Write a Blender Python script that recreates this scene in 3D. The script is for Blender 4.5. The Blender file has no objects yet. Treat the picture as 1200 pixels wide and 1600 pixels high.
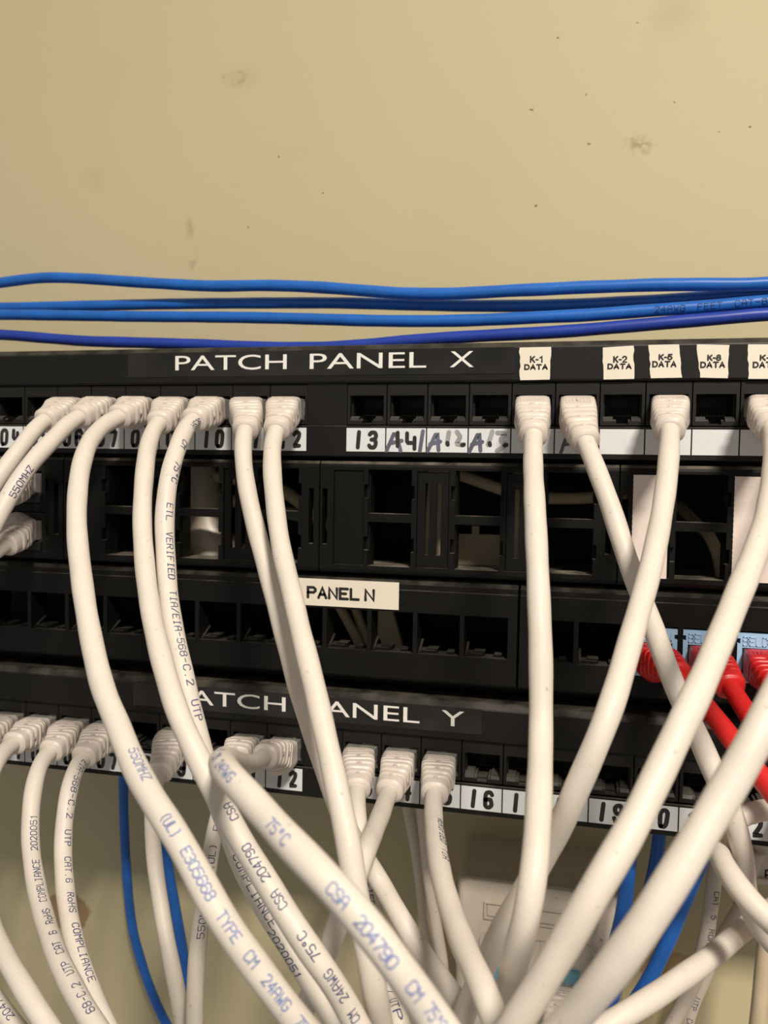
import bpy, bmesh, math, random
from mathutils import Vector, Matrix
random.seed(7)
S = 0.001                                   # everything below is written in millimetres
COL = bpy.context.scene.collection
SC = bpy.context.scene

# ------------------------------------------------------------------ camera
CAM = Vector((102.235, -309.221, -33.135)); YAW, PIT, ROL, FPX = -0.22674, 0.04898, 0.01645, 1303.29
def cam_axes():
    cy, sy, cp, sp, cr, sr = math.cos(YAW), math.sin(YAW), math.cos(PIT), math.sin(PIT), math.cos(ROL), math.sin(ROL)
    f = Vector((sy*cp, cy*cp, -sp)); r = Vector((cy, -sy, 0)); u = r.cross(f)
    return cr*r + sr*u, -sr*r + cr*u, f
RT, UP, FW = cam_axes()
cd = bpy.data.cameras.new('camera'); cam = bpy.data.objects.new('camera', cd); COL.objects.link(cam)
m = Matrix((RT, UP, -FW)).transposed().to_4x4(); m.translation = CAM*S; cam.matrix_world = m
cd.sensor_fit = 'HORIZONTAL'; cd.sensor_width = 36; cd.lens = 36*FPX/1200
cd.clip_start = 0.005; cd.clip_end = 20
cd.dof.use_dof = True; cd.dof.focus_distance = 0.278; cd.dof.aperture_fstop = 24
SC.camera = cam
def at(u, v, y=0.):
    d = FW*FPX + RT*(u-600) - UP*(v-800); return CAM + d*((y-CAM.y)/d.y)
def proj(P):
    d = P-CAM; z = d.dot(FW); return 600+FPX*d.dot(RT)/z, 800-FPX*d.dot(UP)/z

# ------------------------------------------------------------------ world, lamp, exposure
w = bpy.data.worlds.new('world'); SC.world = w; w.use_nodes = True
w.node_tree.nodes['Background'].inputs[0].default_value = (1.0, 0.955, 0.88, 1)
w.node_tree.nodes['Background'].inputs[1].default_value = 0.29
def area(name, pos, size, size_y, power, color, target=(0, 0, -0.06)):
    l = bpy.data.lights.new(name, 'AREA'); l.shape = 'RECTANGLE'; l.size = size; l.size_y = size_y
    l.energy = power; l.color = color
    o = bpy.data.objects.new(name, l); COL.objects.link(o); o.location = pos
    o.rotation_euler = (Vector(target)-Vector(pos)).to_track_quat('-Z', 'Y').to_euler()
    return o
area('ceiling_lamp_offscreen', (0.52, -1.00, 0.92), 0.24, 0.15, 40, (1.0, 0.91, 0.79), (0.52, -1.00, 0.0))
SC.view_settings.view_transform = 'Standard'; SC.view_settings.look = 'None'
SC.view_settings.gamma = 1; SC.view_settings.use_curve_mapping = False
SC.view_settings.exposure = 0.0

# ------------------------------------------------------------------ materials
def mat(name, col, rough=0.5, spec=0.5, var=0.0, vscale=80., dust=None, bump=0.0, bscale=400., trans=0.0, metal=0.0,
        specks=None, sss=0.0):
    mt = bpy.data.materials.new(name); mt.use_nodes = True; nt = mt.node_tree; N = nt.nodes; L = nt.links
    b = N['Principled BSDF']; b.inputs['Roughness'].default_value = rough
    b.inputs['Specular IOR Level'].default_value = spec; b.inputs['Metallic'].default_value = metal
    b.inputs['Transmission Weight'].default_value = trans
    if sss:
        b.inputs['Subsurface Weight'].default_value = sss; b.inputs['Subsurface Scale'].default_value = 0.002
    tc = N.new('ShaderNodeTexCoord'); out = None
    def rgb(c):
        n = N.new('ShaderNodeRGB'); n.outputs[0].default_value = (*c, 1); return n.outputs[0]
    def mix(f, a, c):
        n = N.new('ShaderNodeMix'); n.data_type = 'RGBA'
        L.new(f, n.inputs[0]); L.new(a, n.inputs[6]); L.new(c, n.inputs[7]); return n.outputs[2]
    def noise(sc, det=3):
        n = N.new('ShaderNodeTexNoise'); n.inputs['Scale'].default_value = sc; n.inputs['Detail'].default_value = det
        L.new(tc.outputs['Object'], n.inputs['Vector']); return n.outputs[0]
    def ramp(x, a, c):
        n = N.new('ShaderNodeMapRange'); n.inputs[1].default_value = a; n.inputs[2].default_value = c; L.new(x, n.inputs[0]); return n.outputs[0]
    out = rgb(col)
    if var:
        out = mix(ramp(noise(vscale), .35, .7), out, rgb([c*(1-var) for c in col]))
    if specks:
        out = mix(ramp(noise(specks[0], 2), specks[1], specks[1]+.06), out, rgb(specks[2]))
    if dust:
        g = N.new('ShaderNodeNewGeometry'); sx = N.new('ShaderNodeSeparateXYZ'); L.new(g.outputs['Normal'], sx.inputs[0])
        mm = N.new('ShaderNodeMath'); mm.operation = 'MULTIPLY'
        L.new(ramp(sx.outputs[2], .25, .95), mm.inputs[0]); L.new(ramp(noise(120, 5), .3, .65), mm.inputs[1])
        out = mix(mm.outputs[0], out, rgb(dust))
    L.new(out, b.inputs['Base Color'])
    if bump:
        bp = N.new('ShaderNodeBump'); bp.inputs['Strength'].default_value = bump; bp.inputs['Distance'].default_value = 0.0003
        L.new(noise(bscale), bp.inputs['Height']); L.new(bp.outputs[0], b.inputs['Normal'])
    return mt
M = {}
M['black'] = mat('black_plastic', (.0075, .0070, .0064), .45, .28, dust=(.085, .075, .06), bump=.12, bscale=900)
M['jack'] = mat('jack_plastic', (.0105, .0098, .0090), .45, .30, dust=(.085, .078, .065))
M['module'] = mat('module_plastic', (.0050, .0048, .0044), .5, .18, dust=(.25, .22, .17), bump=.1, bscale=900)
M['bay'] = mat('bay_plastic', (.0055, .0052, .0048), .42, .2, dust=(.06, .055, .045), bump=.1, bscale=900)
M['tape'] = mat('label_tape', (.022, .021, .020), .22, .45, var=.55, vscale=45)
M['ink_white'] = mat('white_print', (.78, .76, .72), .4)
M['white'] = mat('white_jacket', (.67, .61, .54), .48, .34, var=.05, vscale=140, specks=(520, .70, (.50, .44, .36)))
M['boot'] = mat('white_boot', (.655, .58, .52), .40, .5, var=.05, vscale=200)
M['blue'] = mat('blue_jacket', (.014, .135, .53), .36, .5, var=.18, vscale=90)
M['blue2'] = mat('violet_blue_jacket', (.018, .052, .37), .34, .5, var=.18, vscale=90)
M['red'] = mat('red_jacket', (.56, .013, .012), .40, .5, var=.1, vscale=120)
M['beige'] = mat('beige_jacket', (.60, .50, .34), .5, .4, var=.12)
M['ltblue'] = mat('light_blue_plastic', (.36, .57, .80), .42, .45, var=.05)
M['teal'] = mat('teal_plastic', (.14, .33, .42), .42, .45)
M['clear'] = mat('clear_plug', (.80, .78, .72), .12, .5, trans=.75)
M['gold'] = mat('contact_metal', (.10, .09, .07), .35, .5, metal=.8)
M['paper'] = mat('label_paper', (.70, .715, .725), .55, .3, var=.05, vscale=300)
M['cream'] = mat('cream_tape', (.78, .715, .60), .4, .4, var=.05, vscale=200)
M['pink'] = mat('pink_paper', (.76, .66, .60), .6, .3, var=.05, vscale=200)
M['marker'] = mat('marker_ink', (.030, .028, .028), .45, .4, var=.5, vscale=160)
M['marker_b'] = mat('faded_marker_ink', (.13, .14, .19), .5, .4, var=.4, vscale=160)
M['marker_g'] = mat('smeared_marker_ink', (.36, .36, .36), .5, .4, var=.3, vscale=160)
M['print'] = mat('black_print', (.015, .014, .014), .5)
M['ink'] = mat('blue_black_print', (.06, .075, .19), .5, .3, var=.4, vscale=900)
M['ink_blue'] = mat('faded_blue_print', (.15, .22, .48), .5, .3, var=.3, vscale=900)
M['ink_dark'] = mat('dark_print', (.008, .03, .12), .5, .3)
M['box'] = mat('wall_box_plastic', (.70, .61, .51), .42, .45, var=.06, vscale=40, specks=(260, .70, (.30, .24, .18)))

# ------------------------------------------------------------------ mesh helpers
class MB:
    def __init__(s): s.v = []; s.f = []
    def add(s, vs, fs):
        o = len(s.v); s.v += [tuple(p) for p in vs]; s.f += [tuple(i+o for i in f) for f in fs]
    def box(s, x0, x1, y0, y1, z0, z1, ch=0.0):
        if x0 > x1: x0, x1 = x1, x0
        if z0 > z1: z0, z1 = z1, z0
        if y0 > y1: y0, y1 = y1, y0
        if not ch:
            s.add([(x, y, z) for x in (x0, x1) for y in (y0, y1) for z in (z0, z1)],
                  [(0, 1, 3, 2), (4, 6, 7, 5), (0, 4, 5, 1), (2, 3, 7, 6), (0, 2, 6, 4), (1, 5, 7, 3)])
        else:
            bm = bmesh.new(); bmesh.ops.create_cube(bm, size=1)
            for q in bm.verts:
                q.co = Vector(((x0+x1)/2+q.co.x*(x1-x0), (y0+y1)/2+q.co.y*(y1-y0), (z0+z1)/2+q.co.z*(z1-z0)))
            bmesh.ops.bevel(bm, geom=list(bm.edges), offset=ch, segments=2, affect='EDGES', profile=.5)
            bm.verts.index_update()
            s.add([tuple(q.co) for q in bm.verts], [[q.index for q in f.verts] for f in bm.faces]); bm.free()
    def plate(s, x0, x1, z0, z1, yf, yb, holes):
        """slab between yf (front) and yb (back) with rectangular holes"""
        xs = sorted(set([x0, x1]+[round(min(max(h[k], x0), x1), 4) for h in holes for k in (0, 1)]))
        zs = sorted(set([z0, z1]+[round(min(max(h[k], z0), z1), 4) for h in holes for k in (2, 3)]))
        hs = [(min(h[0], h[1]), max(h[0], h[1]), min(h[2], h[3]), max(h[2], h[3])) for h in holes]
        def solid(i, k):
            if i < 0 or k < 0 or i >= len(xs)-1 or k >= len(zs)-1: return False
            cx, cz = (xs[i]+xs[i+1])/2, (zs[k]+zs[k+1])/2
            return not any(a < cx < b and c < cz < d for a, b, c, d in hs)
        idx = {}; vs = []; fs = []
        def V(i, k, b):
            if (i, k, b) not in idx: idx[(i, k, b)] = len(vs); vs.append((xs[i], yb if b else yf, zs[k]))
            return idx[(i, k, b)]
        for i in range(len(xs)-1):
            for k in range(len(zs)-1):
                if not solid(i, k): continue
                fs.append((V(i, k, 0), V(i+1, k, 0), V(i+1, k+1, 0), V(i, k+1, 0)))
                fs.append((V(i, k, 1), V(i, k+1, 1), V(i+1, k+1, 1), V(i+1, k, 1)))
                if not solid(i-1, k): fs.append((V(i, k, 0), V(i, k+1, 0), V(i, k+1, 1), V(i, k, 1)))
                if not solid(i+1, k): fs.append((V(i+1, k, 0), V(i+1, k, 1), V(i+1, k+1, 1), V(i+1, k+1, 0)))
                if not solid(i, k-1): fs.append((V(i, k, 0), V(i, k, 1), V(i+1, k, 1), V(i+1, k, 0)))
                if not solid(i, k+1): fs.append((V(i, k+1, 0), V(i+1, k+1, 0), V(i+1, k+1, 1), V(i, k+1, 1)))
        s.add(vs, fs)
    def extrude_x(s, prof, x0, x1):
        n = len(prof); vs = [(x0, y, z) for y, z in prof]+[(x1, y, z) for y, z in prof]
        s.add(vs, [tuple(range(n)), tuple(range(2*n-1, n-1, -1))]+[(i, i+n, (i+1) % n+n, (i+1) % n) for i in range(n)])
    def poly_y(s, pts, yf, yb):
        """prism with outline pts (x,z) between yf and yb"""
        n = len(pts); vs = [(x, yf, z) for x, z in pts]+[(x, yb, z) for x, z in pts]
        s.add(vs, [tuple(range(n)), tuple(range(2*n-1, n-1, -1))]+[(i, i+n, (i+1) % n+n, (i+1) % n) for i in range(n)])
    def mesh(s, name, smooth=False):
        me = bpy.data.meshes.new(name)
        me.from_pydata([(x*S, y*S, z*S) for x, y, z in s.v], [], s.f)
        bm = bmesh.new(); bm.from_mesh(me); bmesh.ops.recalc_face_normals(bm, faces=bm.faces); bm.to_mesh(me); bm.free()
        if smooth: me.polygons.foreach_set('use_smooth', [True]*len(me.polygons))
        return me
    def build(s, name, m, parent=None, smooth=False, loc=None):
        return obj(name, s.mesh(name, smooth), m, parent, loc)
def obj(name, me, m, parent=None, loc=None):
    if m and not me.materials: me.materials.append(M[m])
    o = bpy.data.objects.new(name, me); COL.objects.link(o)
    if loc: o.location = Vector(loc)*S
    if parent: o.parent = parent
    return o
def tag(o, label, cat=None, group=None, kind=None):
    o['label'] = label
    if cat: o['category'] = cat
    if group: o['group'] = group
    if kind: o['kind'] = kind
    return o
def empty(name, loc=(0, 0, 0)):
    o = bpy.data.objects.new(name, None); COL.objects.link(o); o.location = Vector(loc)*S
    o.empty_display_size = .01; return o
def word_mesh(name, body, x0, x1, z0, z1, y, bold=0.0):
    """flat lettering fitted into a box on a plane of constant y"""
    c = bpy.data.curves.new(name, 'FONT'); c.body = body; c.offset = bold; c.resolution_u = 4
    t = bpy.data.objects.new(name, c); COL.objects.link(t)
    dg = bpy.context.evaluated_depsgraph_get(); me = bpy.data.meshes.new_from_object(t.evaluated_get(dg))
    COL.objects.unlink(t); bpy.data.objects.remove(t); bpy.data.curves.remove(c)
    xs = [q.co.x for q in me.vertices]; ys = [q.co.y for q in me.vertices]
    a, b, cc, d = min(xs), max(xs), min(ys), max(ys)
    me.materials.clear()
    for q in me.vertices:
        q.co = Vector((x0+(q.co.x-a)/(b-a)*(x1-x0), y, z0+(q.co.y-cc)/(d-cc)*(z1-z0)))*S
    return me

# single-stroke glyphs on a 4 x 6 grid
def arc(cx, cy, rx, ry, a0, a1, n=8):
    return [(cx+rx*math.cos(math.radians(a0+(a1-a0)*i/n)), cy+ry*math.sin(math.radians(a0+(a1-a0)*i/n))) for i in range(n+1)]
G = {
 'A': [[(0, 0), (0, 4), (1, 6), (3, 6), (4, 4), (4, 0)], [(0, 2.6), (4, 2.6)]],
 'B': [[(0, 0), (0, 6), (3, 6), (4, 5), (4, 4), (3, 3.2), (0, 3.2)], [(3, 3.2), (4, 2.3), (4, 1), (3, 0), (0, 0)]],
 'C': [[(4, 5), (3, 6), (1, 6), (0, 5), (0, 1), (1, 0), (3, 0), (4, 1)]],
 'D': [[(0, 0), (0, 6), (2.6, 6), (4, 4.6), (4, 1.4), (2.6, 0), (0, 0)]],
 'E': [[(4, 6), (0, 6), (0, 0), (4, 0)], [(0, 3.1), (3, 3.1)]],
 'F': [[(4, 6), (0, 6), (0, 0)], [(0, 3.1), (3, 3.1)]],
 'G': [[(4, 5), (3, 6), (1, 6), (0, 5), (0, 1), (1, 0), (3, 0), (4, 1), (4, 2.8), (2.3, 2.8)]],
 'H': [[(0, 0), (0, 6)], [(4, 0), (4, 6)], [(0, 3), (4, 3)]],
 'I': [[(2, 0), (2, 6)], [(1, 0), (3, 0)], [(1, 6), (3, 6)]],
 'L': [[(0, 6), (0, 0), (4, 0)]],
 'M': [[(0, 0), (0, 6), (2, 3.4), (4, 6), (4, 0)]],
 'N': [[(0, 0), (0, 6), (4, 0), (4, 6)]],
 'O': [[(1, 0), (0, 1), (0, 5), (1, 6), (3, 6), (4, 5), (4, 1), (3, 0), (1, 0)]],
 'P': [[(0, 0), (0, 6), (3, 6), (4, 5), (4, 4), (3, 3), (0, 3)]],
 'R': [[(0, 0), (0, 6), (3, 6), (4, 5), (4, 4), (3, 3), (0, 3)], [(2, 3), (4, 0)]],
 'S': [[(4, 5), (3, 6), (1, 6), (0, 5), (0, 4), (1, 3.2), (3, 2.8), (4, 2), (4, 1), (3, 0), (1, 0), (0, 1)]],
 'T': [[(0, 6), (4, 6)], [(2, 6), (2, 0)]],
 'U': [[(0, 6), (0, 1), (1, 0), (3, 0), (4, 1), (4, 6)]],
 'V': [[(0, 6), (2, 0), (4, 6)]],
 'W': [[(0, 6), (.8, 0), (2, 3), (3.2, 0), (4, 6)]],
 'X': [[(0, 0), (4, 6)], [(0, 6), (4, 0)]],
 'Y': [[(0, 6), (2, 3), (4, 6)], [(2, 3), (2, 0)]],
 'Z': [[(0, 6), (4, 6), (0, 0), (4, 0)]],
 'o': [[(1, 0), (0, 1), (0, 2.6), (1, 3.6), (3, 3.6), (4, 2.6), (4, 1), (3, 0), (1, 0)]],
 '0': [[(1, 0), (0, 1), (0, 5), (1, 6), (3, 6), (4, 5), (4, 1), (3, 0), (1, 0)]],
 '1': [[(2, 0), (2, 6), (1, 5)]],
 '2': [[(0, 5), (1, 6), (3, 6), (4, 5), (4, 4), (0, 0), (4, 0)]],
 '3': [[(0, 5.2), (1, 6), (3, 6), (4, 5), (4, 4), (3, 3.2), (1.5, 3.2)], [(3, 3.2), (4, 2.2), (4, 1), (3, 0), (1, 0), (0, .8)]],
 '4': [[(3, 0), (3, 6), (0, 2), (4, 2)]],
 '5': [[(4, 6), (0, 6), (0, 3.4), (3, 3.6), (4, 2.6), (4, 1), (3, 0), (1, 0), (0, .8)]],
 '6': [[(4, 5), (3, 6), (1, 6), (0, 5), (0, 1), (1, 0), (3, 0), (4, 1), (4, 2.4), (3, 3.4), (0, 3.1)]],
 '7': [[(0, 6), (4, 6), (1.5, 0)]],
 '8': [[(1, 3.2), (0, 4), (0, 5), (1, 6), (3, 6), (4, 5), (4, 4), (3, 3.2), (1, 3.2), (0, 2.4), (0, 1), (1, 0), (3, 0), (4, 1), (4, 2.4), (3, 3.2)]],
 '9': [[(0, 1), (1, 0), (3, 0), (4, 1), (4, 5), (3, 6), (1, 6), (0, 5), (0, 3.8), (1, 2.8), (4, 3)]],
 '-': [[(.6, 3), (3.4, 3)]], '.': [[(1.8, 0), (2.2, .1)]], '/': [[(0, 0), (4, 6)]],
 '(': [[(3, 6.4), (1.8, 5), (1.8, 1), (3, -.4)]], ')': [[(1, 6.4), (2.2, 5), (2.2, 1), (1, -.4)]],
 '^': [arc(2, 4.8, 1, 1.1, 0, 360)],
}
GS = {'A': [[(0, 0), (2, 6), (4, 0)], [(.8, 2), (3.2, 2)]], 'K': [[(0, 0), (0, 6)], [(3.8, 6), (0, 2.2)], [(1.3, 3.4), (4, 0)]],
 'D': [[(0, 0), (0, 6), (1.8, 6)]+arc(1.8, 3, 2.2, 3, 90, -90, 10)+[(0, 0)]], '1': [[(.6, 4.6), (1.6, 5), (2.4, 6), (2.4, 0)]],
 '2': [arc(2, 4.2, 1.9, 1.8, 170, -30, 8)+[(.1, 0), (4, 0)]], '5': [[(3.8, 6), (.7, 6), (.3, 3.2)]+arc(1.9, 1.9, 2.0, 1.9, 130, -165, 10)],
 '8': [arc(2, 4.6, 1.6, 1.4, 0, 360, 14), arc(2, 1.6, 2, 1.6, 0, 360, 14)], '9': [arc(2, 4.1, 1.9, 1.9, 0, 360, 14), [(3.9, 4.1), (3.7, 1.6)]+arc(2, 1.7, 1.8, 1.7, -10, -170, 8)]}
def bold_word(parent, body, x0, x1, z0, z1, y, wd, m='print'):
    """heavy sans lettering fitted into a box"""
    mb = MB(); adv = {'-': 3.4, '1': 4.2, ' ': 2.6, 'L': 4.9}; xs = [0.]
    for ch in body: xs.append(xs[-1]+adv.get(ch, 5.7))
    tot = xs[-1]-1.7; sx = (x1-x0-wd)/tot; sz = (z1-z0-wd)/6
    for k, ch in enumerate(body):
        for st in (GS.get(ch) or G.get(ch, [])):
            if ch == '-': st = [(0, 2.6), (1.8, 2.6)]
            stroke2d(mb, [(x0+wd/2+(xs[k]+px)*sx, z0+wd/2+pz*sz) for px, pz in st], wd, y)
    return mb.build('lettering', m, parent)
def stroke2d(mb, pts, wd, y, cap=True):
    """marker stroke on a plane of constant y as one mitred ribbon: pts are (x,z)"""
    Q = [Vector(p) for k, p in enumerate(pts) if k == 0 or (Vector(p)-Vector(pts[k-1])).length > 1e-4]
    if len(Q) < 2: return
    y -= .012*(len(mb.f) % 4); L_, R_ = [], []
    closed = (Q[0]-Q[-1]).length < 1e-4
    for i, p in enumerate(Q):
        d0 = (p-Q[i-1]).normalized() if i else ((Q[0]-Q[-2]).normalized() if closed else None)
        d1 = (Q[i+1]-p).normalized() if i < len(Q)-1 else ((Q[1]-Q[0]).normalized() if closed else None)
        d0 = d0 or d1; d1 = d1 or d0
        n0, n1 = Vector((-d0.y, d0.x)), Vector((-d1.y, d1.x)); n = (n0+n1)
        n = n.normalized() if n.length > .05 else n0
        k = min(1.7, 1/max(.2, n.dot(n0))); L_.append(p+n*(wd/2*k)); R_.append(p-n*(wd/2*k))
    vs = [(p.x, y, p.y) for q in zip(L_, R_) for p in q]
    mb.add(vs, [(2*i, 2*i+2, 2*i+3, 2*i+1) for i in range(len(Q)-1)])
    if cap and not closed:
        for p, d in ((Q[0], (Q[0]-Q[1]).normalized()), (Q[-1], (Q[-1]-Q[-2]).normalized())):
            n = Vector((-d.y, d.x))
            mb.add([(*(lambda q: (q.x, y, q.y))(p+(n*math.cos(t*math.pi/6)+d*math.sin(t*math.pi/6))*(wd/2)),) for t in range(7)], [tuple(range(7))])
# ------------------------------------------------------------------ the wall
WALL_Y = 85.
def wall():
    mb = MB(); mb.box(-1100, 1200, WALL_Y, WALL_Y+60, -900, 1300)
    o = mb.build('wall_back', None)
    o['kind'] = 'structure'; tag(o, 'tan painted plaster wall with scuffs and two bare patches')
    mt = bpy.data.materials.new('tan_wall_paint'); mt.use_nodes = True; nt = mt.node_tree; N = nt.nodes; L = nt.links
    b = N['Principled BSDF']; b.inputs['Roughness'].default_value = .6; b.inputs['Specular IOR Level'].default_value = .2
    tc = N.new('ShaderNodeTexCoord'); P = tc.outputs['Object']
    def rgb(c):
        n = N.new('ShaderNodeRGB'); n.outputs[0].default_value = (*c, 1); return n.outputs[0]
    def mix(f, a, c):
        n = N.new('ShaderNodeMix'); n.data_type = 'RGBA'; L.new(f, n.inputs[0]); L.new(a, n.inputs[6]); L.new(c, n.inputs[7]); return n.outputs[2]
    def noise(sc, det=4):
        n = N.new('ShaderNodeTexNoise'); n.inputs['Scale'].default_value = sc; n.inputs['Detail'].default_value = det; L.new(P, n.inputs['Vector']); return n
    def rng(x, a, c, d=0., e=1.):
        n = N.new('ShaderNodeMapRange'); n.inputs[1].default_value = a; n.inputs[2].default_value = c; n.inputs[3].default_value = d; n.inputs[4].default_value = e; L.new(x, n.inputs[0]); return n.outputs[0]
    def mul(a, c):
        n = N.new('ShaderNodeMath'); n.operation = 'MULTIPLY'; L.new(a, n.inputs[0]); L.new(c, n.inputs[1]); return n.outputs[0]
    col = mix(rng(noise(7, 3).outputs[0], .3, .7), rgb((.555, .480, .308)), rgb((.540, .474, .295)))
    col = mix(rng(noise(16, 4).outputs[0], .52, .75, 0, .35), col, rgb((.520, .445, .275)))
    warp = noise(90, 4).outputs['Color']
    wv = N.new('ShaderNodeVectorMath'); wv.operation = 'SCALE'; wv.inputs['Scale'].default_value = .010
    ws = N.new('ShaderNodeVectorMath'); ws.operation = 'SUBTRACT'; ws.inputs[1].default_value = (.5, .5, .5); L.new(warp, ws.inputs[0]); L.new(ws.outputs[0], wv.inputs[0])
    wp = N.new('ShaderNodeVectorMath'); wp.operation = 'ADD'; L.new(P, wp.inputs[0]); L.new(wv.outputs[0], wp.inputs[1])
    def spot(u, v, rx, rz, c, soft=.7, amt=1., ns=None):
        nonlocal col
        q = at(u, v, WALL_Y)*S
        mp = N.new('ShaderNodeMapping'); mp.vector_type = 'TEXTURE'
        mp.inputs['Location'].default_value = (q.x, q.y, q.z); mp.inputs['Scale'].default_value = (rx*S, .05, rz*S); L.new(wp.outputs[0], mp.inputs[0])
        ln = N.new('ShaderNodeVectorMath'); ln.operation = 'LENGTH'; L.new(mp.outputs[0], ln.inputs[0])
        f = rng(ln.outputs['Value'], 1., 1.-soft, 0, amt)
        if ns: f = mul(f, rng(noise(ns, 3).outputs[0], .45, .62))
        col = mix(f, col, rgb(c))
    dk = (.26, .20, .10)
    spot(372, 120, 5, 4, dk, .8, .9, 260); spot(345, 127, 4, 2.5, dk, .8, .7, 300); spot(375, 122, 14, 8, (.40, .33, .19), 1, .35)
    spot(293, 360, 3, 7, dk, 1, .45); spot(304, 412, 3, 8, dk, 1, .5, 150); spot(148, 280, 10, 9, (.46, .38, .23), 1, .35)
    spot(1000, 226, 10, 5, dk, .9, .75, 330); spot(1055, 20, 14, 14, (.42, .34, .22), 1, .4)
    for u, v, r in [(874, 57, .7), (995, 33, .5), (910, 146, .5), (835, 318, .8), (1171, 201, .9), (1051, 165, .7), (917, 225, .8), (438, 244, .7), (826, 170, .7), (385, 352, .6), (508, 297, .6), (1120, 205, .5)]:
        spot(u, v, r*1.1, r, (.10, .08, .05), .5, .8)
    spot(118, 532, 16, 6, (.36, .30, .17), 1, .4, 120)
    spot(104, 1425, 14.5, 11, (.34, .22, .12), .06, .95); spot(1042, 1517, 13, 11, (.42, .29, .16), .06, .95)
    L.new(col, b.inputs['Base Color'])
    bp = N.new('ShaderNodeBump'); bp.inputs['Strength'].default_value = .07; bp.inputs['Distance'].default_value = .001
    L.new(noise(140, 3).outputs[0], bp.inputs['Height']); L.new(bp.outputs[0], b.inputs['Normal'])
    o.data.materials.append(mt)
wall()

# ------------------------------------------------------------------ patch panels X and Y
PITCH = 15.634
def port_i(n): return n-13 if n <= 12 else n-12          # left edge of a port, in pitches
def port_x(n): return (port_i(n)+.5)*PITCH
def jack_mesh():
    mb = MB(); w2 = PITCH/2-.22
    mb.plate(-w2, w2, -15.5, -.15, 0, 3.2, [(-6.6, 6.6, -4.5, -14.0), (-2.0, 2.0, -13.9, -15.1)])
    mb.plate(-w2, w2, -15.5, -.15, 3.2, 15, [(-6.1, 6.1, -4.3, -13.2), (-2.6, 2.6, -13.1, -14.6)])
    mb.box(-w2, w2, 15, 16, -15.5, -.15)
    for s in (-1, 1):                                         # ramps beside the latch notch
        mb.extrude_x([(.15, -14.0), (.9, -12.9), (2.6, -12.2), (9, -12.0), (9, -14.2), (.15, -14.2)], s*3.2, s*6.55)
        mb.extrude_x([(1.6, -14.1), (2.6, -13.2), (9, -13.0), (9, -14.2), (1.6, -14.2)], s*2.1, s*3.3)
    return mb.mesh('jack')
def contact_mesh():
    mb = MB()
    for k in range(8):
        x = -3.9+k*1.02
        mb.extrude_x([(8, -11.4), (13.5, -8.2), (13.5, -8.5), (8, -11.7)], x, x+.28)
    return mb.mesh('contacts')
JM, CM = jack_mesh(), contact_mesh()
LM = {}
def soften(pts):
    """rounds the corners of a hand-drawn stroke"""
    for _ in range(1):
        q = [pts[0]]
        for a, b in zip(pts[:-1], pts[1:]):
            q += [(a[0]*.82+b[0]*.18, a[1]*.82+b[1]*.18), (a[0]*.18+b[0]*.82, a[1]*.18+b[1]*.82)]
        pts = q+[pts[-1]]
    return pts
def marker_text(parent, items):
    """items: list of (strokes in 0..1 label units, width, material)"""
    lay = []
    for strokes, wd, mt in items:
        mb = MB()
        for st in strokes: stroke2d(mb, soften(st), wd, -.84-.05*len(lay))
        lay.append(1)
        mb.build('handwriting', mt, parent)
GH = {'4': [[(0, 6), (.2, 2.4), (4, 2.4)], [(3.1, 5), (3, 0)]], '1': [[(2, 6), (1.7, 0)]], '7': [[(0, 5.6), (3.8, 6), (3.4, 3), (2.6, 0)]],
      '2': [[(.2, 5), (1.6, 6), (3.4, 5.4), (3.2, 3.6), (.6, .4), (4, .4)]]}
def hand(n_text, x0, x1, z0, z1, seed, shift=0.0, sc=1.0):
    r = random.Random(seed); out = []; n = len(n_text); W = x1-x0; H = z1-z0
    cw = 2.4*sc; gap = 3.1; tot = n*cw+(n-1)*gap; bx = x0+(W-tot)/2+shift
    for k, ch in enumerate(n_text):
        for st in (GH.get(ch) or G[ch]):
            out.append([(bx+k*(cw+gap)+px/4*cw+r.uniform(-.15, .15)+(pz-3)*.06, z0+H*.16+pz/6*H*.66+r.uniform(-.15, .15)) for px, pz in st])
    return out
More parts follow.
